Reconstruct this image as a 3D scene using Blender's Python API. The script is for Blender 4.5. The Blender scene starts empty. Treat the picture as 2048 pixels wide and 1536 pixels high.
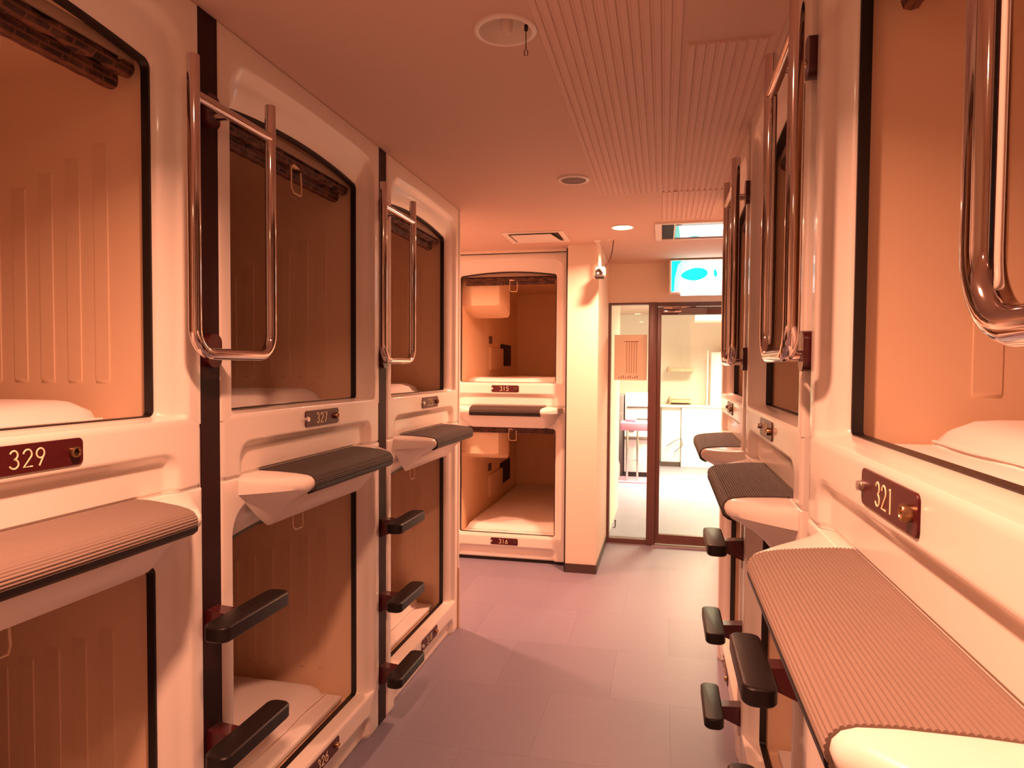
import bpy, bmesh, math, random
from mathutils import Vector, Matrix
random.seed(4)
sc = bpy.context.scene
COL = sc.collection
PI = math.pi
CZ = 1.315            # eye height; measured heights below are relative to the eye and get +CZ

# ------------------------------------------------------------------ materials
def mat(name, col, rough=.5, metal=0., bump=0., bscale=60., var=0., vscale=8., coat=0., spec=.5, ior=None, coords='Object'):
    m = bpy.data.materials.new(name); m.use_nodes = True
    nt = m.node_tree; N = nt.nodes; L = nt.links
    b = N['Principled BSDF']
    b.inputs['Base Color'].default_value = (*col, 1)
    b.inputs['Roughness'].default_value = rough
    b.inputs['Metallic'].default_value = metal
    b.inputs['Specular IOR Level'].default_value = spec
    if ior: b.inputs['IOR'].default_value = ior
    if coat:
        b.inputs['Coat Weight'].default_value = coat
        b.inputs['Coat Roughness'].default_value = .06
    tc = N.new('ShaderNodeTexCoord')
    if var:
        n = N.new('ShaderNodeTexNoise'); n.inputs['Scale'].default_value = vscale; n.inputs['Detail'].default_value = 4
        L.new(tc.outputs[coords], n.inputs['Vector'])
        mx = N.new('ShaderNodeMix'); mx.data_type = 'RGBA'
        mx.inputs[6].default_value = (*[c*(1-var) for c in col], 1)
        mx.inputs[7].default_value = (*[min(1, c*(1+var)) for c in col], 1)
        L.new(n.outputs['Fac'], mx.inputs[0]); L.new(mx.outputs[2], b.inputs['Base Color'])
    if bump:
        n = N.new('ShaderNodeTexNoise'); n.inputs['Scale'].default_value = bscale; n.inputs['Detail'].default_value = 3
        L.new(tc.outputs[coords], n.inputs['Vector'])
        bp = N.new('ShaderNodeBump'); bp.inputs['Strength'].default_value = bump; bp.inputs['Distance'].default_value = .002
        L.new(n.outputs['Fac'], bp.inputs['Height']); L.new(bp.outputs['Normal'], b.inputs['Normal'])
    return m

def emit(name, col, s):
    m = bpy.data.materials.new(name); m.use_nodes = True
    N = m.node_tree.nodes
    b = N['Principled BSDF']
    b.inputs['Base Color'].default_value = (*[c*.3 for c in col], 1)
    b.inputs['Emission Color'].default_value = (*col, 1); b.inputs['Emission Strength'].default_value = s
    return m

M = {}
M['shell'] = mat('ivory_moulded_plastic', (.87, .80, .73), .3, var=.015, vscale=3, coat=.25)
M['liner'] = mat('tan_liner_plastic', (.75, .535, .375), .5, var=.03, vscale=4)
M['liner_lit'] = mat('lit_tan_liner_plastic', (.95, .70, .46), .5, var=.03, vscale=4)  # same tan liner, lightened to stand in for light inside the end capsules
M['rail'] = mat('pale_brown_rail', (.42, .29, .21), .5)
M['console'] = mat('beige_console_plastic', (.86, .64, .43), .4)
M['black'] = mat('black_gasket', (.012, .008, .007), .4)
M['maroon'] = mat('maroon_enamel', (.06, .006, .008), .28, coat=.3)
M['post'] = mat('dark_maroon_enamel', (.026, .005, .005), .5, spec=.2)
M['plate'] = mat('maroon_plate', (.07, .007, .009), .35, spec=.35)
M['digit'] = mat('cream_engraving', (.95, .82, .55), .5)
M['brass'] = mat('brass', (.40, .25, .14), .3, 1)
M['chrome'] = mat('chrome', (.66, .58, .56), .07, 1)
M['steel'] = mat('brushed_steel', (.78, .74, .7), .4, 1)
M['tread'] = mat('black_rubber', (.014, .010, .009), .4, spec=.25, bump=.15, bscale=220)
M['mat_worn'] = mat('worn_brown_rubber', (.235, .175, .145), .7, spec=.25, var=.05, vscale=14)
M['mat_dark'] = mat('dark_brown_rubber', (.06, .044, .036), .6, spec=.25, var=.06, vscale=14)
M['sheet'] = mat('white_cotton_sheet', (.9, .84, .8), .85, bump=.3, bscale=26)
M['ceiling'] = mat('matt_ceiling_paint', (.68, .50, .41), .8, bump=.05, bscale=90)
M['ribs'] = mat('ribbed_ceiling_board', (.73, .54, .455), .7)
M['wall'] = mat('cream_wall_paint', (.84, .72, .6), .6, bump=.08, bscale=60)
M['wallw'] = mat('white_wall_paint', (.86, .82, .74), .6, bump=.05, bscale=60)
M['base'] = mat('dark_brown_skirting', (.07, .04, .035), .5)
M['frame'] = mat('brown_aluminium', (.12, .052, .045), .38)
M['white'] = mat('white_plastic', (.85, .8, .74), .4)
M['grille'] = mat('grey_grille', (.16, .11, .1), .6)
M['dark'] = mat('dark_recess', (.02, .014, .012), .7)
M['smoked'] = mat('smoked_glossy_acrylic', (.03, .025, .025), .03, spec=1., ior=2.3)
M['mach'] = mat('white_machine_enamel', (.82, .76, .78), .35)
M['pink'] = mat('pink_plastic', (.72, .28, .42), .4)
M['wood'] = mat('pale_wood', (.62, .42, .28), .55, var=.1, vscale=10)
M['paper'] = mat('tan_notice_paper', (.95, .76, .6), .7, var=.04)
M['inkb'] = mat('brown_ink', (.42, .2, .13), .7)
M['ink'] = mat('black_lettering', (.06, .025, .02), .6)
M['red'] = mat('red_indicator', (.55, .05, .04), .4)
M['bulb'] = mat('frosted_bulb', (.72, .62, .54), .3)
M['darkcab'] = mat('dark_grey_cabinet', (.16, .13, .14), .5)
M['lamp'] = emit('warm_lamp_diffuser', (1, .72, .42), 26)
M['lampw'] = emit('white_ceiling_lamp', (1, .93, .8), 6)
M['signw'] = emit('backlit_sign_white', (.95, 1, .93), 2.2)
M['signm'] = emit('backlit_sign_pale_turquoise', (.35, 1, .86), 1.3)
M['signg'] = emit('backlit_sign_turquoise', (.0, .78, .62), 1.3)
M['signc'] = emit('backlit_sign_cyan', (.0, .74, .80), 1.15)

def bamboo():
    m = mat('woven_brown_blind', (.1, .035, .018), .7)
    nt = m.node_tree; N = nt.nodes; L = nt.links; b = N['Principled BSDF']
    tc = N.new('ShaderNodeTexCoord')
    mp = N.new('ShaderNodeMapping'); mp.inputs['Rotation'].default_value = (PI/2, 0, 0)
    L.new(tc.outputs['Object'], mp.inputs['Vector'])
    br = N.new('ShaderNodeTexBrick'); br.inputs['Scale'].default_value = 1; br.offset = .37
    br.inputs['Brick Width'].default_value = .047; br.inputs['Row Height'].default_value = .0125; br.inputs['Mortar Size'].default_value = .0022
    br.inputs['Color1'].default_value = (.008, .004, .003, 1); br.inputs['Color2'].default_value = (.05, .017, .010, 1); br.inputs['Mortar'].default_value = (.13, .048, .026, 1)
    L.new(mp.outputs['Vector'], br.inputs['Vector'])
    n = N.new('ShaderNodeTexNoise'); n.inputs['Scale'].default_value = 30
    L.new(tc.outputs['Object'], n.inputs['Vector'])
    r = N.new('ShaderNodeValToRGB'); r.color_ramp.elements[0].position = .42; r.color_ramp.elements[1].position = .62
    r.color_ramp.elements[1].color = (.30, .12, .065, 1)
    L.new(n.outputs['Fac'], r.inputs['Fac'])
    mx = N.new('ShaderNodeMix'); mx.data_type = 'RGBA'; mx.blend_type = 'ADD'; mx.inputs[0].default_value = .22
    L.new(br.outputs['Color'], mx.inputs[6]); L.new(r.outputs['Color'], mx.inputs[7])
    L.new(mx.outputs[2], b.inputs['Base Color'])
    return m
M['blind'] = bamboo()

def floor_mat():
    m = mat('grey_mauve_vinyl_tile', (.3, .27, .3), .45)
    nt = m.node_tree; N = nt.nodes; L = nt.links; b = N['Principled BSDF']
    tc = N.new('ShaderNodeTexCoord')
    mp = N.new('ShaderNodeMapping'); mp.inputs['Location'].default_value = (.43, .16, 0)
    L.new(tc.outputs['Object'], mp.inputs['Vector'])
    br = N.new('ShaderNodeTexBrick'); br.offset = .5; br.inputs['Scale'].default_value = 1
    br.inputs['Brick Width'].default_value = .47; br.inputs['Row Height'].default_value = .47
    br.inputs['Mortar Size'].default_value = .0012; br.inputs['Mortar Smooth'].default_value = .3
    br.inputs['Bias'].default_value = 0
    br.inputs['Color1'].default_value = (.25, .232, .315, 1); br.inputs['Color2'].default_value = (.215, .198, .268, 1)
    br.inputs['Mortar'].default_value = (.16, .145, .19, 1)
    L.new(mp.outputs['Vector'], br.inputs['Vector'])
    mp2 = N.new('ShaderNodeMapping'); mp2.inputs['Scale'].default_value = (14, 150, 1)
    L.new(tc.outputs['Object'], mp2.inputs['Vector'])
    n = N.new('ShaderNodeTexNoise'); n.inputs['Scale'].default_value = 1; n.inputs['Detail'].default_value = 4
    L.new(mp2.outputs['Vector'], n.inputs['Vector'])
    mr = N.new('ShaderNodeMapRange'); mr.inputs[3].default_value = .9; mr.inputs[4].default_value = 1.08
    L.new(n.outputs['Fac'], mr.inputs[0])
    mx = N.new('ShaderNodeMix'); mx.data_type = 'RGBA'; mx.blend_type = 'MULTIPLY'; mx.inputs[0].default_value = 1
    L.new(br.outputs['Color'], mx.inputs[6]); L.new(mr.outputs[0], mx.inputs[7])
    L.new(mx.outputs[2], b.inputs['Base Color'])
    return m
M['floor'] = floor_mat()

def glass_mat():
    m = bpy.data.materials.new('clear_glass'); m.use_nodes = True
    nt = m.node_tree; N = nt.nodes; L = nt.links
    N.remove(N['Principled BSDF'])
    t = N.new('ShaderNodeBsdfTransparent'); t.inputs[0].default_value = (.97, .98, .97, 1)
    g = N.new('ShaderNodeBsdfGlossy'); g.inputs['Roughness'].default_value = .01
    f = N.new('ShaderNodeFresnel'); f.inputs[0].default_value = 1.45
    mx = N.new('ShaderNodeMixShader')
    L.new(f.outputs[0], mx.inputs[0]); L.new(t.outputs[0], mx.inputs[1]); L.new(g.outputs[0], mx.inputs[2])
    L.new(mx.outputs[0], N['Material Output'].inputs[0])
    return m
M['glass'] = glass_mat()

# ------------------------------------------------------------------ mesh helpers
class MB:
    def __init__(s): s.v = []; s.f = []; s.mi = []
    def add(s, vs, fs, k=0):
        o = len(s.v); s.v += [tuple(v) for v in vs]
        s.f += [tuple(i+o for i in f) for f in fs]; s.mi += [k]*len(fs)
        return s
    def box(s, x0, x1, y0, y1, z0, z1, k=0):
        return s.add([(x0,y0,z0),(x1,y0,z0),(x1,y1,z0),(x0,y1,z0),(x0,y0,z1),(x1,y0,z1),(x1,y1,z1),(x0,y1,z1)],
                     [(0,3,2,1),(4,5,6,7),(0,1,5,4),(1,2,6,5),(2,3,7,6),(3,0,4,7)], k)
    def rbox(s, x0, x1, y0, y1, z0, z1, r=.01, seg=3, k=0):
        bm = bmesh.new(); bmesh.ops.create_cube(bm, size=1)
        for v in bm.verts:
            v.co = Vector((x0+(v.co.x+.5)*(x1-x0), y0+(v.co.y+.5)*(y1-y0), z0+(v.co.z+.5)*(z1-z0)))
        bmesh.ops.bevel(bm, geom=list(bm.edges), offset=r, segments=seg, profile=.5, affect='EDGES')
        return s.addbm(bm, k)
    def addbm(s, bm, k=0):
        bm.verts.index_update()
        s.add([v.co for v in bm.verts], [[v.index for v in f.verts] for f in bm.faces], k); bm.free(); return s
    def loft(s, rings, closed=True, caps=False, k=0):
        n = len(rings[0]); vs = [p for r in rings for p in r]; fs = []
        for a in range(len(rings)-1):
            for i in range(n if closed else n-1):
                j = (i+1) % n
                fs.append((a*n+i, a*n+j, (a+1)*n+j, (a+1)*n+i))
        if caps:
            fs.append(tuple(reversed(range(n)))); fs.append(tuple((len(rings)-1)*n+i for i in range(n)))
        return s.add(vs, fs, k)
    def tube(s, pts, r, seg=14, k=0, caps=True, closed=False):
        P = [Vector(p) for p in pts]; rings = []; n = len(P)
        up = None
        for i in range(n):
            if closed: t = (P[(i+1) % n]-P[i-1]).normalized()
            else: t = ((P[min(i+1, n-1)]-P[max(i-1, 0)])).normalized()
            if up is None:
                a = Vector((0,0,1)) if abs(t.z) < .9 else Vector((1,0,0))
                up = (a-t*a.dot(t)).normalized()
            else: up = (up-t*up.dot(t)).normalized()
            w = t.cross(up)
            rr = r[i] if isinstance(r, (list, tuple)) else r
            rings.append([P[i]+(up*math.cos(2*PI*j/seg)+w*math.sin(2*PI*j/seg))*rr for j in range(seg)])
        if closed: rings.append(rings[0])
        return s.loft(rings, True, caps and not closed, k)
    def lathe(s, prof, c, axis='z', seg=40, k=0):
        # prof: list of (r, h)
        rings = []
        for r, h in prof:
            ring = []
            for j in range(seg):
                a = 2*PI*j/seg; x, y = r*math.cos(a), r*math.sin(a)
                ring.append((c[0]+x, c[1]+y, c[2]+h) if axis == 'z' else (c[0]+x, c[1]+h, c[2]+y))
            rings.append(ring)
        return s.loft(rings, True, False, k)
    def prism(s, poly, z0, z1, axis='y', k=0):
        n = len(poly)
        def p(a, b, h): return (a, h, b) if axis == 'y' else ((a, b, h) if axis == 'z' else (h, a, b))
        return s.loft([[p(a, b, z0) for a, b in poly], [p(a, b, z1) for a, b in poly]], True, True, k)
    def build(s, name, mats, parent=None, angle=35, flip=None):
        me = bpy.data.meshes.new(name)
        me.from_pydata([tuple(v) for v in s.v], [], s.f)
        mats = mats if isinstance(mats, (list, tuple)) else [mats]
        for m in mats: me.materials.append(m)
        for p, k in zip(me.polygons, s.mi): p.material_index = k
        bm = bmesh.new(); bm.from_mesh(me)
        bmesh.ops.remove_doubles(bm, verts=bm.verts, dist=1e-6)
        if flip is None: bmesh.ops.recalc_face_normals(bm, faces=bm.faces)
        bm.to_mesh(me); bm.free()
        me.shade_smooth()
        me.set_sharp_from_angle(angle=math.radians(angle))
        o = bpy.data.objects.new(name, me); COL.objects.link(o)
        if parent is not None: o.parent = parent
        return o

def rrect(w, h, r, n=6, cx=0, cy=0):
    out = []
    for sx, sy, a0 in ((1,-1,-PI/2), (1,1,0), (-1,1,PI/2), (-1,-1,PI)):
        for i in range(n+1):
            a = a0+PI/2*i/n
            out.append((cx+sx*(w/2-r)+r*math.cos(a), cy+sy*(h/2-r)+r*math.sin(a)))
    return out

def tag(o, label, cat, group=None, kind=None):
    if label: o['label'] = label
    if cat: o['category'] = cat
    if group: o['group'] = group
    if kind: o['kind'] = kind
    return o
def thing(name, label, cat, loc=(0,0,0), rz=0, group=None):
    o = bpy.data.objects.new(name, None); COL.objects.link(o); o.empty_display_size = .05
    o.location = loc; o.rotation_euler = (0, 0, rz)
    return tag(o, label, cat, group)
def struct(o): o['kind'] = 'structure'; return o
def dup(root, loc, rz, label, scale=None):
    def cp(o, par):
        c = o.copy(); COL.objects.link(c)
        if par is not None: c.parent = par
        for ch in [x for x in o.children]: cp(ch, c)
        return c
    r = cp(root, None)
    r.location = loc; r.rotation_euler = (0, 0, rz)
    if scale: r.scale = scale
    if label: r['label'] = label
    return r

# ------------------------------------------------------------------ number strokes
def arc(cx, cy, rx, ry, a0, a1, n=14):
    return [(cx+rx*math.cos(math.radians(a0+(a1-a0)*i/n)), cy+ry*math.sin(math.radians(a0+(a1-a0)*i/n))) for i in range(n+1)]
DIG = {
 '0': [arc(.3,.5,.28,.48,90,450,24)],
 '1': [[(.3,0),(.3,1),(.2,.94)]],
 '2': [arc(.29,.71,.26,.27,170,-25)+[(.04,.02),(.58,.02)]],
 '3': [arc(.28,.75,.23,.24,160,-90)+arc(.28,.26,.27,.25,90,-160)],
 '5': [[(.52,.98),(.14,.98),(.1,.57)]+arc(.28,.32,.27,.31,125,-155)],
 '6': [[(.46,.98)]+[(.14,.55)]+arc(.3,.29,.27,.28,150,-210,24)],
 '7': [[(.04,.98),(.56,.98),(.2,0)]],
 '8': [arc(.3,.75,.22,.23,-90,270,20), arc(.3,.26,.27,.25,90,450,20)],
 '9': [arc(.28,.7,.25,.27,-30,330,24)+[(.2,0)]],
}
def digits(text, h=.029, r=.0015):
    mb = MB(); w = h*.62; pitch = h*.80
    x0 = -(pitch*(len(text)-1)+w)/2
    for i, c in enumerate(text):
        for st in DIG[c]:
            pts = [(x0+i*pitch+px*h*.98, -.0022, (py-.5)*h) for px, py in st]
            mb.tube(pts, r, 6)
    for k, v in enumerate(mb.v): mb.v[k] = (v[0], -.0022+(v[1]+.0022)*.6, v[2])
    return mb

# ------------------------------------------------------------------ capsule pod prototype parts (front at y=0, facing -y; x across, y inwards)
W, H = .888, 1.05
def ploop(x0, x1, z0, z1, rb, rt, arch, d, nb=20, ns=20, nc=7):
    pts = []
    def seg(a, b, n): return [(a[0]+(b[0]-a[0])*i/n, a[1]+(b[1]-a[1])*i/n) for i in range(1, n)]
    def crn(cx, cz, r, a0): return [(cx+r*math.cos(a0+PI/2*i/nc), cz+r*math.sin(a0+PI/2*i/nc)) for i in range(nc+1)]
    c1 = crn(x0+rb, z0+rb, rb, PI); c2 = crn(x1-rb, z0+rb, rb, -PI/2)
    c3 = crn(x1-rt, z1-rt, rt, 0); c4 = crn(x0+rt, z1-rt, rt, PI/2)
    pts += c1+seg(c1[-1], c2[0], nb)+c2+seg(c2[-1], c3[0], ns)+c3+seg(c3[-1], c4[0], nb)+c4+seg(c4[-1], c1[0], ns)
    cx = (x0+x1)/2; hw = (x1-x0)/2
    out = []
    for x, z in pts:
        t = max(0, min(1, (z-(z0+z1)/2)/((z1-z0)/2)))
        z += arch*(1-((x-cx)/hw)**2)*t*t
        out.append((x, d, z))
    return out
def sstep(a, b, x):
    t = max(0, min(1, (x-a)/(b-a))); return t*t*(3-2*t)
def shell_mb(top_arch=.026, ztop=.893):
    mb = MB()
    e = .005
    L = [ploop(0, W, .14, H, .001, .001, 0, .03), ploop(0, W, .14, H, .001, .001, 0, e),
         ploop(e*.4, W-e*.4, .14, H-e*.4, .001, .001, 0, e*.3),
         ploop(e, W-e, .14, H-e, .001, .001, 0, 0),
         ploop(.036, W-.036, .1530, .988, .012, .075, .012, 0),
         ploop(.040, W-.040, .1542, .984, .012, .074, .012, .0008),
         ploop(.046, W-.046, .1552, .976, .011, .07, .013, .006),
         ploop(.053, W-.053, .1563, .966, .010, .064, .014, .014),
         ploop(.060, W-.060, .1572, .956, .010, .058, .015, .0195),
         ploop(.066, W-.066, .1580, .946, .010, .052, .017, .022),
         ploop(.084, W-.084, .1595, .912, .012, .03, .022, .036),
         ploop(.092, W-.092, .1610, ztop, .014, .016, top_arch, .047),
         ploop(.092, W-.092, .1610, ztop, .014, .016, top_arch, .062)]
    mb.loft(L, True)
    # apron below the sill: stepped panel with rounded shoulders
    nx, nz = 90, 34
    vs = []; fs = []
    cx = W/2
    for j in range(nz+1):
        z = .14*j/nz
        for i in range(nx+1):
            x = W*i/nx
            hx, top, r = .372, .088, .045
            qx = abs(x-cx)-(hx-r); qz = (z-(-.5))-(.5+top-r)
            sd = math.hypot(max(qx, 0), max(qz, 0))+min(max(qx, qz), 0)-r
            d = .021*sstep(.0, .024, -sd)
            d += .006*max(0, 1-min(x, W-x)/.006)
            if z < .006: d += .004
            vs.append((x, d, z))
    for j in range(nz):
        for i in range(nx):
            a = j*(nx+1)+i
            fs.append((a, a+1, a+nx+2, a+nx+1))
    mb.add(vs, fs)
    mb.box(0, .004, .0055, .031, 0, .1401); mb.box(W-.004, W, .0055, .031, 0, .1401); mb.box(0, W, .026, .031, 0, .004)
    return mb
def body_mb():
    mb = MB(); y0, y1 = .03, 1.98
    vs = [(0,y0,0),(W,y0,0),(W,y0,H),(0,y0,H),(0,y1,0),(W,y1,0),(W,y1,H),(0,y1,H)]
    mb.add(vs, [(0,1,5,4),(1,2,6,5),(2,3,7,6),(3,0,4,7),(4,5,6,7)])
    return mb
def gasket_mb():
    mb = MB()
    def g(s, zb, zt, d, r): return ploop(.092+s, W-.092-s, .161+zb, .893-zt, r, .014, .026, d)
    mb.loft([g(-.001, -.001, -.001, .046, .014), g(.0045, .002, .006, .046, .008), g(.005, .002, .0065, .05, .008), g(.005, .002, .0065, .064, .008),
             ploop(.05, W-.05, .10, .985, .02, .06, .0, .066)])
    return mb
LX0, LX1, LZ0, LZ1 = .078, .81, .125, .975
def liner_mb():
    mb = MB()
    def ring(y):
        out = []
        for sx, sz, a0, r in ((1,-1,-PI/2,.008), (1,1,0,.07), (-1,1,PI/2,.07), (-1,-1,PI,.008)):
            for i in range(7):
                a = a0+PI/2*i/6
                out.append(((LX0+LX1)/2+sx*((LX1-LX0)/2-r)+r*math.cos(a), y, (LZ0+LZ1)/2+sz*((LZ1-LZ0)/2-r)+r*math.sin(a)))
        return out
    ys = [.068, .5, 1, 1.5, 1.94]
    mb.loft([ring(y) for y in ys]); R_ = ring(1.94); mb.add(R_, [tuple(range(len(R_)))])
    return mb
def wall_rib(mb, side, y0, w, z0, z1, t=.0028):
    prof = [(y0, 0), (y0+.0016, t), (y0+w-.0016, t), (y0+w, 0)]
    rings = []
    for z, k in ((z0, 0), (z0+.006, .7), (z0+.012, 1), (z1, 1), (z1+.008, 0)):
        x = LX1 if side > 0 else LX0
        rings.append([(x-side*(tt*k-.0006), y, z) for y, tt in prof])
    mb.loft(rings, False)
def liner_ribbed():
    mb = liner_mb()
    for k in range(13):
        top = .735-.028*min(k, 6)
        wall_rib(mb, 1, .165+k*.072, .037, .226, top)
    for k in range(8): wall_rib(mb, -1, .227+k*.2, .045, .222, .80)
    return mb
def liner_plain():
    mb = liner_mb()
    y = 1.94
    for x0, x1, z0, z1 in ((.10, .80, .62, .625), (.13, .80, .34, .345), (.66, .664, .14, .92), (.1, .8, .86, .864)):
        mb.box(x0, x1, y-.006, y+.001, z0, z1)
    return mb
def console_mb():
    mb = MB(); x0 = LX0-.002
    def ring(x, e): return [(x, .135+e, .97), (x, .135+e, .70+e), (x, .18+e, .676+e), (x, .43-e, .632+e), (x, .43-e, .97)]
    mb.loft([ring(x0, 0), ring(.30, 0), ring(.355, .006), ring(.372, .03)], True)
    mb.add(ring(.372, .03), [(0,1,2,3,4)])
    return mb
def ledge_mb():
    # white hood over the lower opening; flat-topped step with tapering ends
    prof = [(.0, 1.0500), (.03, 1.0488), (.08, 1.0450), (.108, 1.0408), (.119, 1.036), (.1255, 1.028), (.127, 1.019), (.1235, 1.008), (.112, .998),
            (.092, .988), (.068, .974), (.046, .956), (.028, .935), (.012, .915), (.0, .905)]
    c = W/2+.02; rings = []
    xs = []
    n = 64
    for i in range(n+1): xs.append(c-.392+.784*i/n)
    for x in xs:
        a = abs(x-c); p = 1-sstep(0, 1, max(0, min(1, (a-.266)/.13)))*1
        lin = max(0, min(1, (.392-a)/.125)); p = .25*(1-(1-lin)**2)+.75*lin if lin < 1 else 1
        ring = []
        for q, z in prof:
            zz = 1.05+(z-1.05)*(.25+.75*p) if z < 1.0 else z
            # lower edge follows the arch of the opening
            ring.append((x, -q*p+.0008, zz))
        rings.append(ring)
    mb = MB(); mb.loft(rings, False)
    return mb
def mat_mb():
    # ribbed rubber tread wrapping over the nose of the ledge
    c = W/2+.02
    path = [(-.0245, 1.0510), (.0, 1.0512), (.03, 1.050), (.08, 1.0464), (.106, 1.0425), (.119, 1.0378), (.127, 1.0295), (.1292, 1.019), (.126, 1.007), (.117, .9985)]
    # resample the path finely and add ribs
    P = [Vector((0, -a, b)) for a, b in path]
    samp = []; period = .0054; amp = .0019
    tot = sum((P[i+1]-P[i]).length for i in range(len(P)-1)); n = int(tot/(period/4)); 
    def at(s):
        for i in range(len(P)-1):
            l = (P[i+1]-P[i]).length
            if s <= l or i == len(P)-2:
                d = (P[i+1]-P[i]).normalized(); return P[i]+d*s, d
            s -= l
    for k in range(n+1):
        p, d = at(tot*k/n); nrm = Vector((0, d.z, -d.y))
        if nrm.z < -.2 or (nrm.y > 0): nrm = -nrm
        nrm = Vector((0, d.z, -d.y)); 
        if k == 0: ref = Vector((0,0,1))
        if nrm.dot(ref) < 0: nrm = -nrm
        ref = nrm
        h = (0, .75, 1, .75)[k % 4]*amp
        samp.append((p+nrm*h, p-nrm*.003, p))
    def half(p):   # ends lean in slightly towards the nose
        f = min(1, max(0, -p.y/.127)); return .27-.018*f
    mb = MB()
    r1 = [Vector((c-half(s[2]), s[0].y, s[0].z)) for s in samp]; r2 = [Vector((c+half(s[2]), s[0].y, s[0].z)) for s in samp]
    b1 = [Vector((c-half(s[2]), s[1].y, s[1].z)) for s in samp]; b2 = [Vector((c+half(s[2]), s[1].y, s[1].z)) for s in samp]
    mb.loft([b1, r1, r2, b2], False)
    return mb
def shade_strip_mb():  # dark strip put in for the shade under the mat's front edge
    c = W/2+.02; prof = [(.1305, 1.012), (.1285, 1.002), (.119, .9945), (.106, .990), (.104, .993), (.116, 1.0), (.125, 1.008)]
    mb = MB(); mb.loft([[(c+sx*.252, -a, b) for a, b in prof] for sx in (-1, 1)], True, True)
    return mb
def plate_mb():
    mb = MB()
    o = [(x, 0, z) for x, z in rrect(.2, .047, .009)]
    mb.loft([[(x, .001, z) for x, _, z in o], [(x, -.002, z) for x, _, z in o], [(x*.994, -.003, z*.975) for x, _, z in o]], True)
    mb.add([(x*.994, -.003, z*.975) for x, _, z in o], [tuple(range(len(o)))])
    return mb
def ring_mb():
    mb = MB(); prof = [(.0055, .0), (.0055, -.009), (.0065, -.0105), (.0085, -.0105), (.0095, -.009), (.0095, .001)]
    mb.lathe(prof, (0, 0, 0), 'y', 28)
    return mb
def core_mb():
    mb = MB(); mb.lathe([(.0057, .0), (.0057, -.004), (.004, -.005), (.0001, -.005)], (0,0,0), 'y', 20); return mb
def hook_mb():
    mb = MB(); mb.lathe([(.0075, .001), (.0075, -.004), (.005, -.005), (.0065, -.0055), (.0065, -.008), (.0001, -.0085)], (0,0,0), 'y', 20); return mb

def child(mb, name, m, parent, loc=(0,0,0), label=None, angle=35):
    o = mb.build(name, m, parent, angle); o.location = loc
    if label: o['label'] = label
    return o
meshes = {}
def pod(lower, label, loc, rz, number, group, ribbed=True, mat_kind='mat_worn', scale=None, shift=.02, lshift=0):
    t = thing('capsule_pod', label, 'sleeping capsule', loc, rz, group)
    if scale: t.scale = scale
    def part(key, fn, name, m, parent=t, ploc=(0,0,0), plabel=None, angle=35):
        if key not in meshes: meshes[key] = fn().build(name, m, None, angle)
        o = meshes[key]
        if o.parent is None and not o.get('used'):
            o['used'] = 1
        else:
            o = o.copy(); COL.objects.link(o)
        o.parent = parent; o.location = ploc
        if 'used' in o: del o['used']
        if o is not meshes[key] or True:
            pass
        if plabel: o['label'] = plabel
        return o
    part('shell', shell_mb, 'front_shell', M['shell'], angle=40)
    part('body', body_mb, 'outer_casing', M['shell'])
    part('gasket', gasket_mb, 'opening_gasket', M['black'], plabel='thin black gasket around the opening')
    if ribbed: part('liner', liner_ribbed, 'inner_lining', M['liner'], plabel='tan ribbed plastic lining')
    else:
        part('linerp', liner_plain, 'inner_lining', M['liner_lit'], plabel='tan plastic lining')
        part('console', console_mb, 'console_housing', M['console'], plabel='beige overhanging console housing')
        part('panel', lambda: MB().rbox(LX0-.004, LX0+.012, 1.26, 1.62, .28, .47, .004), 'control_panel', M['dark'], plabel='dark square control panel')
        part('panel2', lambda: MB().rbox(LX0-.004, LX0+.02, .86, 1.3, .24, .43, .008), 'panel_surround', M['console'])
        part('socket', lambda: MB().rbox(LX0-.004, LX0+.01, .86, .94, .46, .52, .004), 'wall_socket', M['grille'])
    pl = part('plate', plate_mb, 'number_plate', M['plate'], ploc=(W/2+shift, .0, .118), plabel='small maroon number plate')
    r = part('ring', ring_mb, 'lock_ring', M['brass'], pl, (.079, -.002, 0))
    c = part('core', core_mb, 'lock_core', M['dark'], pl, (.079, -.002, 0))
    part('hook', hook_mb, 'key_hook', M['steel'], pl, (-.094, -.002, 0))
    part('num'+number, lambda: digits(number), 'digits', M['digit'], pl, (-.006, -.0012, 0), plabel='cream engraved room number')
    if lower:
        part('ledge', ledge_mb, 'step_ledge', M['shell'], ploc=(lshift, 0, 0), angle=60)
        part('mat'+mat_kind, mat_mb, 'tread_mat', M[mat_kind], ploc=(lshift, 0, 0), plabel='ribbed rubber tread mat', angle=50)
        part('lip', shade_strip_mb, 'shade_strip', M['tread'], ploc=(lshift, 0, 0), plabel='black strip for the shade under the mat nose')
    return t

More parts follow.
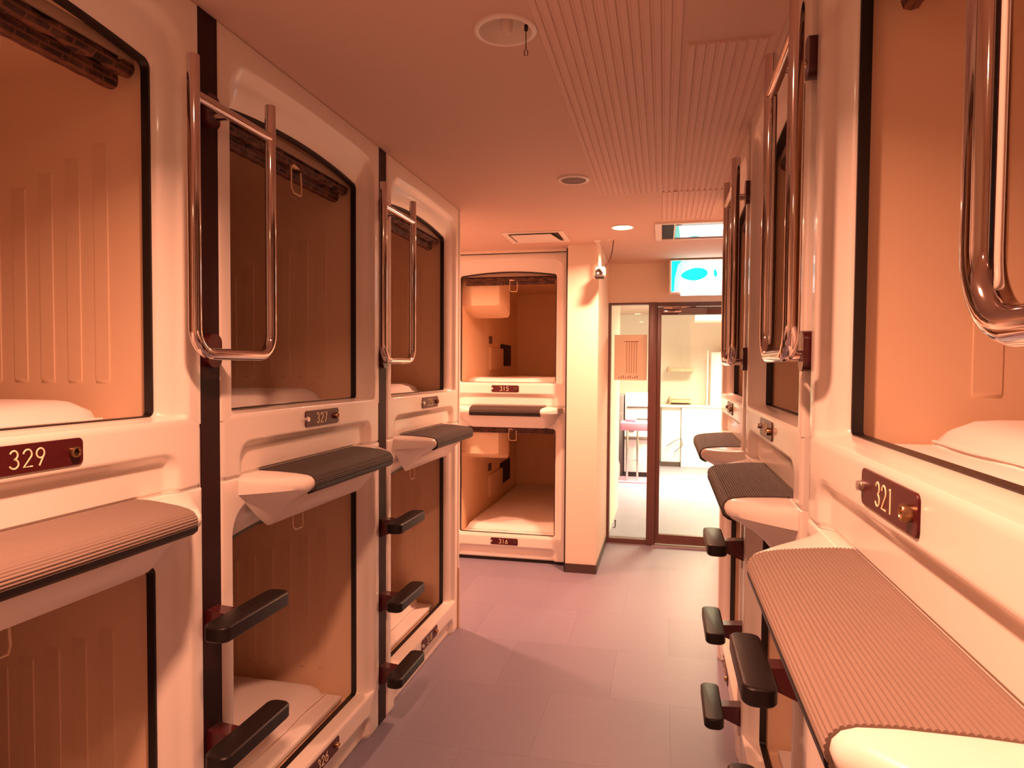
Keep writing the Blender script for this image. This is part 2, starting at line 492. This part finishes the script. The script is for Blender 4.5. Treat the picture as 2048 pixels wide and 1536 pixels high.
def blind_thing(loc, rz, label, scale=None, src=[]):
    if src:
        return dup(src[0], loc, rz, label, scale)
    t = thing('roller_blind', label, 'blind', loc, rz, 'rolled-up blinds in the capsule openings')
    mb = MB(); mb.box(.112, .782, .070, .076, .889, .911); child(mb, 'head_rail', M['rail'], t, label='pale brown rail')
    # loosely rolled valance under the rail and the folded slats behind it
    mb = MB(); rings = []
    for i in range(41):
        x = .112+.672*i/40; a = .003*math.sin(i*1.3); b = .0025*math.sin(i*.8+1)
        rings.append([(x, .088+.016*math.cos(t_)*(1+b*20), .876+a+(.015+b)*math.sin(t_)) for t_ in [2*PI*k/12 for k in range(12)]])
    mb.loft(rings, True, True); child(mb, 'rolled_slats', M['blind'], t)
    mb = MB(); rings = []
    for i in range(46):
        x = .115+.655*i/45; s_ = .002*math.sin(i*1.7)
        rings.append([(x, .098, .915), (x, .126, .915), (x, .128, .86), (x, .129+s_, .846), (x, .124, .837+s_*.5), (x, .112, .835), (x, .102, .838+s_), (x, .098, .85), (x, .1, .87)])
    mb.loft(rings, True, True); child(mb, 'hanging_folds', M['blind'], t)
    mb = MB(); w = .026
    mb.tube([(.475-w, .085, .868), (.475-w*1.1, .084, .80), (.475-w*.6, .083, .787), (.475+w*.9, .083, .787), (.475+w*1.1, .084, .80), (.475+w, .085, .868)], .0024, 8)
    mb.rbox(.475-w*1.1, .475+w*1.1, .078, .092, .862, .884, .003)
    child(mb, 'pull_ring', M['console'], t, label='beige wire pull ring')
    src.append(t); return t

def bed_thing(loc, rz, label, scale=None, src=[]):
    if src: return dup(src[0], loc, rz, label, scale)
    t = thing('mattress', label, 'mattress', loc, rz, 'mattresses inside the capsules')
    # soft slab with rounded front edge and a gentle swell
    nx, ny = 28, 60; x0, x1, y0, y1 = LX0+.012, LX1-.012, .15, 1.93
    vs = []; fs = []
    for j in range(ny+1):
        for i in range(nx+1):
            u = i/nx; v = j/ny; x = x0+(x1-x0)*u; y = y0+(y1-y0)*v
            dx = min(u, 1-u)*(x1-x0); dy = min(v, 1-v)*(y1-y0)
            e = min(1, dx/.05); f = min(1, dy/.075)
            z = .130+.060*(math.sqrt(max(0, 1-(1-e)**2)))*(math.sqrt(max(0, 1-(1-f)**2)))
            z += .006*math.sin(x*9+1)*math.sin(y*5)*e*f
            vs.append((x, y, z))
    for j in range(ny):
        for i in range(nx):
            a = j*(nx+1)+i; fs.append((a, a+1, a+nx+2, a+nx+1))
    mb = MB(); mb.add(vs, fs); child(mb, 'cover_sheet', M['sheet'], t, angle=80)
    mb = MB(); mb.tube([(x0+.02+(x1-x0-.04)*i/16, .160+.003*math.cos(i), .157) for i in range(17)], .0022, 6); child(mb, 'piping', M['sheet'], t)
    mb = MB(); mb.rbox(x0+.004, x1-.004, .1, y1-.01, .1275, .15, .008); child(mb, 'base_pad', M['sheet'], t)
    src.append(t); return t

ROWS = [.412, 1.366, 2.321]
ZU = CZ-.268; ZL = 0.0
LEFT = -1.0; RIGHT = .258
numsL = ['329', '327', '325']; numsR = ['321', '319', '317']
where = ['nearest the camera on', 'in the middle of', 'at the far end of']
for side, X in (('left', LEFT), ('right', RIGHT)):
    for i, y in enumerate(ROWS):
        nums = numsL if side == 'left' else numsR
        rz = PI/2 if side == 'left' else -PI/2
        py = y if side == 'left' else y+W
        plac = f'{where[i]} the {side} row'
        num = nums[i]
        seen = num in ('329', '327', '321')
        for lower in (0, 1):
            nm = num if not lower else str(int(num)-1 if num != '317' else 316)
            z = ZL if lower else ZU
            if lower:
                lab = f'white lower capsule with {"worn brown" if i==0 else "dark"} step mat, {plac}'
            elif seen: lab = f'white upper capsule with maroon plate reading {num}, {side} wall'
            else: lab = f'white upper capsule {plac}'
            grp = f'capsules along the {side} wall'
            mk = 'mat_worn' if i == 0 else 'mat_dark'
            pod(lower, lab, (X, py, z), rz, nm if all(c in DIG for c in nm) else '318', grp, mat_kind=mk, shift=.028 if side == 'left' else 0.0,
                scale=(1, 1, .9965 if lower else 1.0055), lshift=-.010 if side == 'left' else .02)
            tier = 'lower' if lower else 'upper'
            blind_thing((X, py, z+(.036 if lower else 0)), rz, f'brown rolled-up blind in the {tier} capsule {plac}')
            bed_thing((X, py, z), rz, f'white mattress in the {tier} capsule {plac}')
# end stack facing the camera
BS = (.946, 1, .987); BX = -1.457; BY = 4.40; BZ = .025
for lower in (0, 1):
    z = BZ if lower else CZ-.252
    tier = 'lower' if lower else 'upper'
    pod(lower, f'white {tier} capsule facing down the corridor beside the pillar', (BX, BY, z), 0, '315' if not lower else '316',
        'capsules facing down the corridor', ribbed=False, mat_kind='mat_dark', scale=BS, shift=-.005)
    blind_thing((BX, BY, z+(.02 if lower else 0)), 0, f'brown rolled-up blind in the {tier} capsule facing down the corridor', BS)
    bed_thing((BX, BY, z), 0, f'white mattress in the {tier} capsule facing down the corridor', BS)

# ------------------------------------------------------------------ ladders
def ladder(loc, rz, label, src=[]):
    t = thing('access_ladder', label, 'ladder', loc, rz, 'ladders between the capsules')
    mb = MB(); mb.box(-.0325, .0325, .003 if rz > 0 else .020, .05, 0, 2.102)
    child(mb, 'post', M['post'], t, label='dark maroon channel post')
    # U-shaped grab rail
    n0 = -.055; xa, xb = -.122, .153; zt, zb, r = 1.95, 1.342, .052
    pts = [(xa, n0, zt), (xa, n0, 1.8), (xa, n0, 1.6), (xa, n0, zb+r+.05)]
    pts += [(xa+r-r*math.cos(a), n0, zb+r-r*math.sin(a)) for a in [PI/2*i/8 for i in range(9)]]
    pts += [(0.0, n0, zb)]
    pts += [(xb-r+r*math.sin(a), n0, zb+r-r*math.cos(a)) for a in [PI/2*i/8 for i in range(9)]]
    pts += [(xb, n0, zb+r+.05), (xb, n0, 1.6), (xb, n0, 1.8), (xb, n0, zt)]
    mb = MB(); mb.tube(pts, .0128, 20)
    mb.tube([(xa, n0, 1.872), (xb, n0, 1.872)], .0115, 18)
    mb.build('grab_rail', M['chrome'], t, 50); rail = t.children[-1]; rail['label'] = 'U-shaped chrome grab rail with crossbar'
    for z in (1.885, 1.351):
        mb = MB(); mb.prism(rrect(.048, .075, .02, 6, 0, z), -.011, .013, 'y')
        p = child(mb, 'mounting_plate', M['maroon'], t)
        zz = 1.872 if z > 1.6 else 1.342
        mb = MB(); mb.tube([(0, -.008, zz), (0, n0, zz)], .0105, 14); child(mb, 'stand_off', M['chrome'], p)
    for z in (.770, .493, .223):
        mb = MB()
        out = rrect(.258, .06, .022, 6, .008, -.088)
        rings = [[(x, y, z-.034) for x, y in rrect(.252, .054, .02, 6, .008, -.088)], [(x, y, z-.030) for x, y in out], [(x, y, z-.004) for x, y in out],
                 [(x, y, z-.001) for x, y in rrect(.253, .055, .02, 6, .008, -.088)], [(x, y, z) for x, y in rrect(.246, .048, .018, 6, .008, -.088)]]
        mb.loft(rings, True, True); s = child(mb, 'step', M['tread'], t, label='black rubber foot bar')
        mb = MB(); poly = [(-.064, z-.012), (-.064, z-.046), (.012, z-.078), (.012, z-.006)]
        mb.prism(poly, -.021, .021, 'x')
        child(mb, 'step_bracket', M['maroon'], s, label='maroon steel bracket')
    return t
def strip_y(k): return (ROWS[k-1]+W+ROWS[k])/2
ladder((LEFT, strip_y(1), 0), PI/2, 'chrome-railed ladder on the dark post between the two nearest left capsules')
ladder((LEFT, strip_y(2), 0), PI/2, 'chrome-railed ladder on the dark post before the last left capsules')
ladder((RIGHT, strip_y(1), 0), -PI/2, 'chrome-railed ladder just past the capsule numbered 321 on the right')
ladder((RIGHT, strip_y(2), 0), -PI/2, 'chrome-railed ladder farthest down the right wall')
ladder((RIGHT, .3785, 0), -PI/2, 'ladder with big chrome rail cut off by the right edge of the photo')

# ------------------------------------------------------------------ room shell
ZC = CZ+.788
def plane(name, x0, x1, y0, y1, z, m):
    return struct(MB().add([(x0,y0,z),(x1,y0,z),(x1,y1,z),(x0,y1,z)], [(0,1,2,3)]).build(name, m))
def slab(name, x0, x1, y0, y1, z0, z1, m): return struct(MB().box(x0, x1, y0, y1, z0, z1).build(name, m))
slab('floor', -3.3, 2.6, -2.2, 10.2, -.05, 0, M['floor'])
# ceiling with a round hole for the lamp recess
def ceiling():
    bm = bmesh.new()
    rect = [bm.verts.new(p) for p in ((-3.3,-2.2,ZC), (2.6,-2.2,ZC), (2.6,10.2,ZC), (-3.3,10.2,ZC))]
    es = [bm.edges.new((rect[i], rect[(i+1)%4])) for i in range(4)]
    c = [bm.verts.new((LAMP[0]+.066*math.cos(2*PI*i/40), LAMP[1]+.066*math.sin(2*PI*i/40), ZC)) for i in range(40)]
    es += [bm.edges.new((c[i], c[(i+1)%40])) for i in range(40)]
    bmesh.ops.triangle_fill(bm, use_beauty=True, use_dissolve=False, edges=es)
    mb = MB(); mb.addbm(bm)
    return struct(mb.build('ceiling', M['ceiling'], flip=False))
LAMP = (-.371, 1.545)
ceiling()
slab('ceiling_upper', -3.3, 2.6, -2.2, 10.2, ZC+.16, ZC+.2, M['ceiling'])
# ribbed ceiling boards
def ribs(name, x0, x1, y0, y1):
    per = .0238; n = int((x1-x0)/per); prof = [(x0, ZC+.001)]
    for i in range(n):
        a = x0+i*per
        prof += [(a+.002, ZC-.002), (a+.0042, ZC-.0065), (a+.0185, ZC-.0065), (a+.0207, ZC-.002)]
    prof += [(x1, ZC+.001)]
    mb = MB(); mb.loft([[(x, y0, z) for x, z in prof], [(x, y1, z) for x, z in prof]], False)
    for yy in (y0, y1): mb.add([(x, yy, z) for x, z in prof], [tuple(range(len(prof)))])
    o = mb.build(name, M['ribs'], angle=20); return struct(o)
ribs('trim_1', -.298, .045, -.6, 3.055)
ribs('trim_2', .045, .256, 1.70, 3.055)
ribs('trim_3', -.02, .256, 3.062, 3.62)
slab('wall_left', -1.06, -1.0, -2.2, .342, 0, ZC, M['wall'])
slab('wall_right', .258, .31, -2.2, -.2, 0, ZC, M['wall'])
slab('wall_back', -1.0, .258, -2.2, -2.1, 0, ZC, M['wall'])
slab('wall_end_left', -3.2, -1.47, 4.42, 4.5, 0, ZC, M['wall'])
slab('wall_side_left', -3.3, -3.2, 2, 4.5, 0, ZC, M['wall'])
slab('wall_pillar', -.607, -.41, 4.28, 6.45, 0, ZC, M['wall'])
slab('baseboard_pillar', -.607, -.404, 4.274, 5.095, 0, .058, M['base'])
slab('wall_right_far', .62, .7, 3.28, 5.1, 0, ZC, M['wall'])
slab('wall_right_return', .27, .7, 3.22, 3.28, 0, ZC, M['wall'])
# slim end trim of the left row and a base strip
struct(MB().box(-1.02, -.997, 3.211, 3.224, .31, ZC).build('trim_4', M['shell']))
struct(MB().box(-1.02, -.994, 3.211, 3.226, 0, .31).build('trim_5', M['wood']))
# dark plinth under the end stack
slab('trim_6', BX+.01, BX+.83, 4.44, 4.5, 0, .03, M['dark'])
slab('trim_7', BX, -.607, 4.385, 4.47, ZC-.018, ZC, M['wall'])
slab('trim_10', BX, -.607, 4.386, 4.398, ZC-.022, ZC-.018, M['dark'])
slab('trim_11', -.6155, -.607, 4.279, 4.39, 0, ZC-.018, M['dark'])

# door wall
YD = 5.1
mb = MB(); mb.box(-.41, .7, YD, YD+.1, CZ+.497, ZC); mb.box(.52, .7, YD, YD+.1, 0, CZ+.497)
struct(mb.build('wall_far', M['wall']))
win = struct(bpy.data.objects.new('window_1', None)); COL.objects.link(win); win.location = (-.25, YD+.04, 0)
def loc_child(mb, name, m, par, label=None, angle=35):
    o = mb.build(name, m, par, angle); o.matrix_parent_inverse = Matrix.Translation(-Vector(par.location))
    if label: o['label'] = label
    return o
mb = MB()
mb.box(-.408, -.391, YD-.005, YD+.07, 0, CZ+.497); mb.box(-.391, -.112, YD-.005, YD+.07, CZ+.482, CZ+.497)
mb.box(-.391, -.112, YD-.005, YD+.07, 0, .036); mb.rbox(-.114, -.052, YD-.02, YD+.08, 0, CZ+.497, .006)
loc_child(mb, 'window_frame', M['frame'], win)
loc_child(MB().box(-.391, -.112, YD+.03, YD+.036, .036, CZ+.482), 'pane', M['glass'], win)
mb = MB(); mb.tube([(-.352, YD+.024, .165), (-.338, YD+.024, .165)], .003, 6); mb.tube([(-.345, YD+.024, .165), (-.345, YD+.024, .118), (-.350, YD+.024, .108), (-.361, YD+.024, .112)], .004, 6)
loc_child(mb, 'letter', M['ink'], win, 'black letter J stuck low on the glass')
door = struct(bpy.data.objects.new('door_1', None)); COL.objects.link(door); door.location = (.2, YD+.04, 0)
mb = MB(); mb.box(-.062, .53, YD-.005, YD+.07, CZ+.468, CZ+.497); mb.box(.50, .53, YD-.005, YD+.07, 0, CZ+.497)
loc_child(mb, 'door_frame', M['frame'], door)
mb = MB(); mb.rbox(-.058, -.022, YD+.005, YD+.05, .012, CZ+.462, .004); mb.rbox(.44, .498, YD+.005, YD+.05, .012, CZ+.462, .004)
mb.rbox(-.03, .46, YD+.005, YD+.05, .012, .082, .004); mb.rbox(-.03, .46, YD+.005, YD+.05, CZ+.405, CZ+.462, .004)
loc_child(mb, 'door_leaf', M['frame'], door)
loc_child(MB().box(-.024, .452, YD+.025, YD+.031, .08, CZ+.41), 'pane', M['glass'], door)
mb = MB(); mb.rbox(.10, .30, YD-.045, YD+.004, CZ+.408, CZ+.452, .006); 
loc_child(mb, 'door_closer', M['grille'], door, 'dark door closer body')
mb = MB(); mb.tube([(.12, YD-.05, CZ+.446), (-.01, YD-.06, CZ+.452), (.22, YD-.02, CZ+.462)], .007, 8); mb.rbox(-.01, .12, YD-.055, YD-.045, CZ+.418, CZ+.432, .003)
loc_child(mb, 'closer_arm', M['chrome'], door, 'shiny metal closer arm')
struct(MB().box(-.07, .5, YD-.03, YD+.06, 0, .006).build('trim_8', M['steel']))

# ------------------------------------------------------------------ ceiling fixtures
t = thing('ceiling_lamp', 'white round recessed ceiling lamp with unlit bulb and hanging pull cord', 'ceiling lamp', (LAMP[0], LAMP[1], ZC))
mb = MB(); prof = [(.0655, .0), (.0655, -.002), (.074, -.0005), (.0735, -.0045), (.068, -.007), (.0615, -.006), (.0605, -.001), (.058, .006)]
prof = [(.074, .0005), (.0735, -.0045), (.068, -.007), (.0615, -.0055), (.0605, -.001)]
mb.lathe(prof, (0,0,0)); child(mb, 'trim_ring', M['white'], t)
mb = MB(); mb.lathe([(.0608, -.002), (.058, .012), (.052, .03), (.04, .048), (.022, .058), (.0001, .06)], (0,0,0)); child(mb, 'dish', M['white'], t)
mb = MB(); mb.lathe([(.012, .055), (.0135, .04), (.0155, .022), (.015, .008), (.011, -.001), (.005, -.005), (.0001, -.006)], (0, .012, .0), seg=24); child(mb, 'bulb', M['bulb'], t)
mb = MB(); mb.lathe([(.0055, .012), (.0055, .003), (.0001, .002)], (.006, -.018, .018), seg=14); child(mb, 'indicator', M['red'], t, label='tiny red indicator')
mb = MB(); mb.lathe([(.0045, .01), (.0045, -.003), (.0001, -.004)], (.048, .008, .0), seg=14); child(mb, 'switch_hole', M['dark'], t)
mb = MB(); mb.tube([(.048, .006, -.004), (.0485, .006, -.045)], .0011, 6)
mb.tube([(.0485, .006, -.045), (.0445, .006, -.050), (.0445, .006, -.061), (.0525, .006, -.061), (.0525, .006, -.050)], .0011, 6, closed=True)
child(mb, 'pull_cord', M['dark'], t, label='thin dark pull cord with small ring')

t = thing('ceiling_speaker', 'small round ceiling speaker with grey grille past the lamp', 'speaker', (-.376, 2.797, ZC))
mb = MB(); mb.lathe([(.066, .001), (.065, -.005), (.060, -.008), (.053, -.008), (.052, -.004)], (0,0,0)); child(mb, 'trim_ring', M['white'], t)
mb = MB(); mb.lathe([(.0525, -.004), (.03, -.006), (.0001, -.0065)], (0,0,0)); child(mb, 'grille', M['grille'], t, label='dark grey grille')

def downlight(loc, label, power, spread=130, spot=False):
    t = thing('downlight', label, 'ceiling light', loc, 0, 'lit downlights')
    mb = MB(); mb.lathe([(.064, .001), (.063, -.004), (.057, -.006), (.053, -.004)], (0,0,0)); child(mb, 'trim_ring', M['white'], t)
    mb = MB(); mb.lathe([(.0535, -.003), (.03, -.008), (.0001, -.009)], (0,0,0)); child(mb, 'diffuser', M['lamp'], t, label='glowing warm diffuser')
    l = bpy.data.lights.new('downlight_lamp', 'AREA'); l.shape = 'DISK'; l.size = .1; l.energy = power; l.color = LC; l.spread = math.radians(spread)
    o = bpy.data.objects.new('downlight_lamp', l); COL.objects.link(o); o.parent = t; o.location = (0, 0, -.014)
    return t
LC = (1, .41, .245)
downlight((-.234, 3.786, ZC), 'glowing round downlight in the ceiling before the glass door', 30, 158)
downlight((-.371, .62, ZC), 'glowing round downlight overhead just in front of the camera', 21, 138)
downlight((-1.75, 3.68, ZC), 'glowing round downlight in the side passage behind the left row', 25, 155)
downlight((-.371, -1.0, ZC), 'added fill downlight out of view behind the camera', 8, 130)  # unseen lamp, added only as fill light

t = thing('ceiling_vent', 'white square ceiling vent with dark slot near the end capsules', 'vent', (-.75, 3.955, ZC))
mb = MB()
for a in ((-.18,-.15,-.155,.155), (.15,.18,-.155,.155), (-.15,.15,-.155,-.13), (-.15,.15,.13,.155)): mb.box(a[0], a[1], a[2], a[3], -.008, 0)
child(mb, 'frame', M['white'], t)
child(MB().box(-.15, .15, -.13, .13, -.001, .0005), 'dark_slot', M['dark'], t, label='dark slot')
mb = MB(); mb.loft([[(-.13,-.12,-.016), (.105,-.12,-.016), (.125,.13,-.006), (-.14,.13,-.006)], [(-.13,-.12,-.012), (.105,-.12,-.012), (.125,.13,-.002), (-.14,.13,-.002)]], True, True)
child(mb, 'panel', M['white'], t)

t = thing('ceiling_hatch', 'framed glossy ceiling panel reflecting the green exit sign', 'ceiling panel', (.2, 3.94, ZC))
mb = MB()
for a in ((-.258,-.222,-.235,.235), (.222,.258,-.235,.235), (-.222,.222,-.235,-.215), (-.222,.222,.222,.235)): mb.box(a[0], a[1], a[2], a[3], -.010, 0)
child(mb, 'frame', M['white'], t)
child(MB().box(-.222, -.150, -.215, .222, -.002, .0), 'side_slot', M['dark'], t, label='dark slot at the left end')
child(MB().box(-.156, -.148, -.215, .222, -.007, .0), 'divider', M['white'], t)
child(MB().box(-.148, .222, -.215, .222, -.004, -.001), 'glossy_pane', M['smoked'], t)

t = thing('exit_sign', 'backlit turquoise and white exit sign hanging above the glass door', 'exit sign', (.26, 4.92, CZ+.665))
x0, x1, z0, z1 = -.232, .232, -.128, .115
mb = MB(); mb.rbox(x0, x1, 0.0, .09, z0, z1, .006); child(mb, 'case', M['white'], t)
mb = MB(); mb.box(x0+.016, x1-.016, -.004, .004, z0+.016, z1-.010); child(mb, 'lit_panel', M['signw'], t)
mb = MB(); zb, zt = z0+.016, z1-.010
mb.prism([(x0+.016, zb), (x0+.034, zb), (x0+.040, zb+.1), (x0+.060, zt-.03), (x0+.085, zt), (x0+.016, zt)], -.0055, -.003, 'y'); child(mb, 'turquoise_edge', M['signg'], t)
mb = MB(); mb.prism([(x0+.034, zb), (x0+.062, zb), (x0+.075, zb+.1), (x0+.100, zt-.03), (x0+.150, zt), (x0+.085, zt), (x0+.060, zt-.03), (x0+.040, zb+.1)], -.0052, -.003, 'y'); child(mb, 'pale_turquoise_edge', M['signm'], t)
mb = MB(); ell = []
for i in range(32):
    a = 2*PI*i/32; x = .092*math.cos(a); z = (.045 if x > 0 else .045*(1-.25*abs(x)/.092))*math.sin(a)
    ell.append((x0+.172+x, .008+z+.08*x))
mb.prism(ell, -.0055, -.003, 'y'); child(mb, 'turquoise_figure', M['signc'], t)
mb = MB(); mb.prism([(x0+.315+.012*math.cos(2*PI*i/18)-.12*.02*math.sin(2*PI*i/18), .012+.027*math.sin(2*PI*i/18)) for i in range(18)], -.0055, -.003, 'y'); child(mb, 'small_figure', M['signg'], t)
mb = MB(); mb.box(x0+.08, x1, -.012, .004, z0-.012, z0+.002); child(mb, 'lower_strip', M['signw'], t)
child(MB().box(-.2, -.17, .03, .06, .112, ZC-CZ-.665), 'hanger', M['white'], t); child(MB().box(.17, .2, .03, .06, .112, ZC-CZ-.665), 'hanger', M['white'], t)

t = thing('security_camera', 'cream security camera hanging on a pole beside the pillar', 'camera', (-.395, 4.14, ZC))
mb = MB(); mb.lathe([(.022, 0), (.022, -.008), (.01, -.014), (.0001, -.014)], (-.012, 0, 0), seg=20); child(mb, 'ceiling_mount', M['white'], t)
mb = MB(); mb.tube([(-.012, 0, -.01), (0, 0, -.035), (.004, 0, -.17)], .0105, 12); child(mb, 'pole', M['white'], t)
mb = MB(); mb.rbox(-.018, .040, -.05, .04, -.222, -.168, .008); child(mb, 'body', M['white'], t)
mb = MB(); mb.lathe([(.023, .0), (.023, -.022), (.016, -.024), (.0001, -.018)], (.008, -.045, -.205), 'y', 24); child(mb, 'lens', M['black'], t)
mb = MB(); mb.rbox(-.022, .030, -.07, .02, -.234, -.222, .004); child(mb, 'lens_hood', M['dark'], t)
mb = MB(); mb.tube([(.085, .02, 0), (.078, .02, -.06), (.066, .02, -.115), (.045, .01, -.15), (.030, .0, -.168)], .0028, 8); child(mb, 'cable', M['maroon'], t)
mb = MB(); mb.lathe([(.012, 0), (.012, -.01), (.0001, -.014)], (.062, -.05, 0), seg=16); child(mb, 'cable_grommet', M['white'], t)

# ------------------------------------------------------------------ room beyond the glass
slab('wall_beyond_back', -1.4, 2.6, 9.85, 9.95, 0, ZC, M['wallw'])
slab('wall_beyond_right', 2.3, 2.4, 5.2, 9.9, 0, ZC, M['wallw'])
slab('wall_beyond_side', -1.5, -1.4, 8, 9.9, 0, ZC, M['wallw'])
slab('trim_9', .35, 2.3, 8.2, 8.6, CZ+.58, ZC, M['wall'])
slab('wall_beyond_front', .7, 2.4, 5.1, 5.2, 0, ZC, M['wallw'])
t = thing('counter', 'low white counter against the far wall beyond the glass door', 'counter', (.6, 9.3, 0))
child(MB().rbox(-.36, 1.3, 0, .5, 0, .81, .006), 'body', M['white'], t)
child(MB().rbox(-.62, -.365, .05, .5, .06, .81, .006), 'end_unit', M['white'], t)
child(MB().box(-.62, -.365, .04, .5, 0, .06), 'plinth', M['base'], t)
child(MB().rbox(-.64, 1.3, -.02, .5, .81, .835, .005), 'worktop', M['white'], t)
for zz, x, w, lab in ((1.315, .08, .32, 'upper wooden shelf on the tiled wall beyond the door'), (.885, .1, .28, 'low wooden rack standing on the white counter beyond the door')):
    t = thing('wooden_shelf', lab, 'shelf', (x, 9.5, zz))
    child(MB().rbox(0, w, 0, .34, -.025, .015, .004), 'board', M['wood'], t)
    child(MB().rbox(-.02, .0, .02, .34, -.045, .05, .004), 'bracket', M['wood'], t)
    mb = MB()
    for k in range(7): mb.tube([(.04+k*w/8, .01, .015), (.04+k*w/8, .01, .04)], .004, 6)
    child(mb, 'rail', M['wood'], t)
t = thing('tall_cupboard', 'pale pink tall cupboard standing on the counter beyond the door', 'cupboard', (.62, 9.42, .835))
child(MB().rbox(0, .5, 0, .36, 0, .72, .006), 'body', M['mach'], t); child(MB().rbox(.015, .48, -.014, -.001, .02, .70, .004), 'door', M['mach'], t)
child(MB().box(-.05, -.035, .0, .02, 0, .74), 'side_post', M['white'], t)
t = thing('wall_cable', 'thin dark hose looped on the counter front beyond the door', 'hose', (.1, 9.28, .2))
child(MB().tube([(-.05, 0, .08), (.06, 0, .16), (.14, 0, .19), (.16, .0, .1), (.05, 0, .0)], .006, 8), 'hose_loop', M['grille'], t)
t = thing('office_machine', 'white machine with screens beyond the glass side panel', 'machine', (-.46, 8.3, 0))
child(MB().rbox(0, .36, 0, .5, .06, .68, .01), 'body', M['mach'], t)
child(MB().rbox(.0, .36, .06, .5, .69, 1.02, .008), 'upper_cabinet', M['mach'], t)
child(MB().rbox(.03, .34, .05, .062, .86, 1.0, .004), 'screen', M['white'], t)
child(MB().box(.02, .36, .045, .059, .845, .852), 'dark_edge', M['dark'], t)
child(MB().box(.02, .36, .045, .059, .70, .712), 'dark_edge', M['dark'], t)
child(MB().rbox(.03, .12, -.012, .002, .56, .65, .004), 'slot', M['dark'], t)
child(MB().rbox(.0, .36, -.03, .01, .46, .5, .004), 'handle_bar', M['grille'], t)
child(MB().box(0, .36, .02, .5, 0, .06), 'plinth', M['dark'], t)
t = thing('dark_cabinet', 'dark grey cabinet left of the white machine beyond the side panel', 'cabinet', (-.62, 8.35, 0))
child(MB().rbox(0, .145, 0, .45, 0, 1.0, .006), 'body', M['darkcab'], t); child(MB().rbox(.01, .135, -.012, .001, .03, .78, .004), 'door', M['darkcab'], t)
t = thing('trolley', 'small trolley with pink basket in front of the white machine', 'trolley', (-.43, 7.95, 0))
mb = MB()
for x in (.02, .14):
    for y in (.0, .2): mb.tube([(x, y, 0.0), (x, y, .62)], .009, 8)
mb.tube([(.02, 0, .25), (.14, 0, .25)], .007, 8); child(mb, 'frame', M['chrome'], t)
child(MB().rbox(-.06, .3, -.04, .24, .60, .70, .015), 'basket', M['pink'], t, label='pink plastic basket')
child(MB().rbox(.0, .12, .0, .2, .70, .74, .012), 'bundle', M['pink'], t)
t = thing('small_bottle', 'small white bottle on the floor by the dark cabinet', 'bottle', (-.535, 8.2, 0))
child(MB().lathe([(.0001, 0), (.03, 0), (.032, .16), (.012, .22), (.012, .26), (.0001, .26)], (0,0,0), seg=20), 'bottle_body', M['white'], t)
t = thing('floor_mat', 'dull pink mat under the trolley beyond the side panel', 'mat', (-.5, 7.85, 0))
child(MB().rbox(0, .45, 0, .4, 0, .012, .004), 'mat_pad', M['pink'], t)
t = thing('notice_sheet', 'tan notice sheet taped inside the side panel glass', 'notice', (-.247, YD+.055, CZ+.09))
child(MB().rbox(-.122, .122, .0, .004, -.172, .172, .0015), 'sheet', M['paper'], t)
mb = MB()
for k in range(5): mb.box(-.03+k*.018, -.026+k*.018, -.0015, .001, -.12, .12)
mb.box(-.05, .06, -.0015, .001, .118, .123)
for x in range(9): mb.box(-.09+x*.017, -.082+x*.017, -.0015, .001, -.158, -.148+.006*((x*7) % 3))
child(mb, 'print', M['inkb'], t)
t = thing('ceiling_panel_light', 'bright rectangular ceiling light in the room beyond the door', 'ceiling light', (.75, 7.4, ZC))
child(MB().rbox(-.4, .4, -.4, .4, -.03, 0, .006), 'frame', M['white'], t); child(MB().box(-.37, .37, -.37, .37, -.036, -.029), 'diffuser', M['lampw'], t)

def area(name, loc, rot, sx, sy, e, col, spread=180):
    l = bpy.data.lights.new(name, 'AREA'); l.shape = 'RECTANGLE'; l.size = sx; l.size_y = sy; l.energy = e; l.color = col; l.spread = math.radians(spread)
    o = bpy.data.objects.new(name, l); COL.objects.link(o); o.location = loc; o.rotation_euler = rot; return o
area('beyond_ceiling_light', (.75, 7.6, ZC-.05), (0, 0, 0), .7, .7, 150, (1, .84, .50), 165)
area('beyond_ceiling_light_rear', (-.2, 8.0, ZC-.03), (0, 0, 0), .9, .5, 26, (1, .86, .6), 90)

# ------------------------------------------------------------------ world, camera, view
w = bpy.data.worlds.new('world'); sc.world = w; w.use_nodes = True
w.node_tree.nodes['Background'].inputs[0].default_value = (1, .7, .55, 1); w.node_tree.nodes['Background'].inputs[1].default_value = .02
cd = bpy.data.cameras.new('camera'); cam = bpy.data.objects.new('camera', cd); COL.objects.link(cam)
cd.sensor_width = 36; cd.lens = 23.585; cd.shift_y = .0071; cd.clip_start = .02
Mx = Matrix([[0.975338, -0.013898, 0.22028], [0.220619, 0.03143, -0.974854], [0.006625, 0.999409, 0.033721]]).to_4x4()
Mx.translation = Vector((0, 0, CZ)); cam.matrix_world = Mx
sc.camera = cam
vs = sc.view_settings; vs.view_transform = 'Standard'; vs.look = 'None'; vs.gamma = 1; vs.exposure = 0.5; vs.use_curve_mapping = False
for key, o in list(meshes.items()):
    pass
sc.cycles.max_bounces = 10; sc.cycles.diffuse_bounces = 6; sc.cycles.transparent_max_bounces = 12
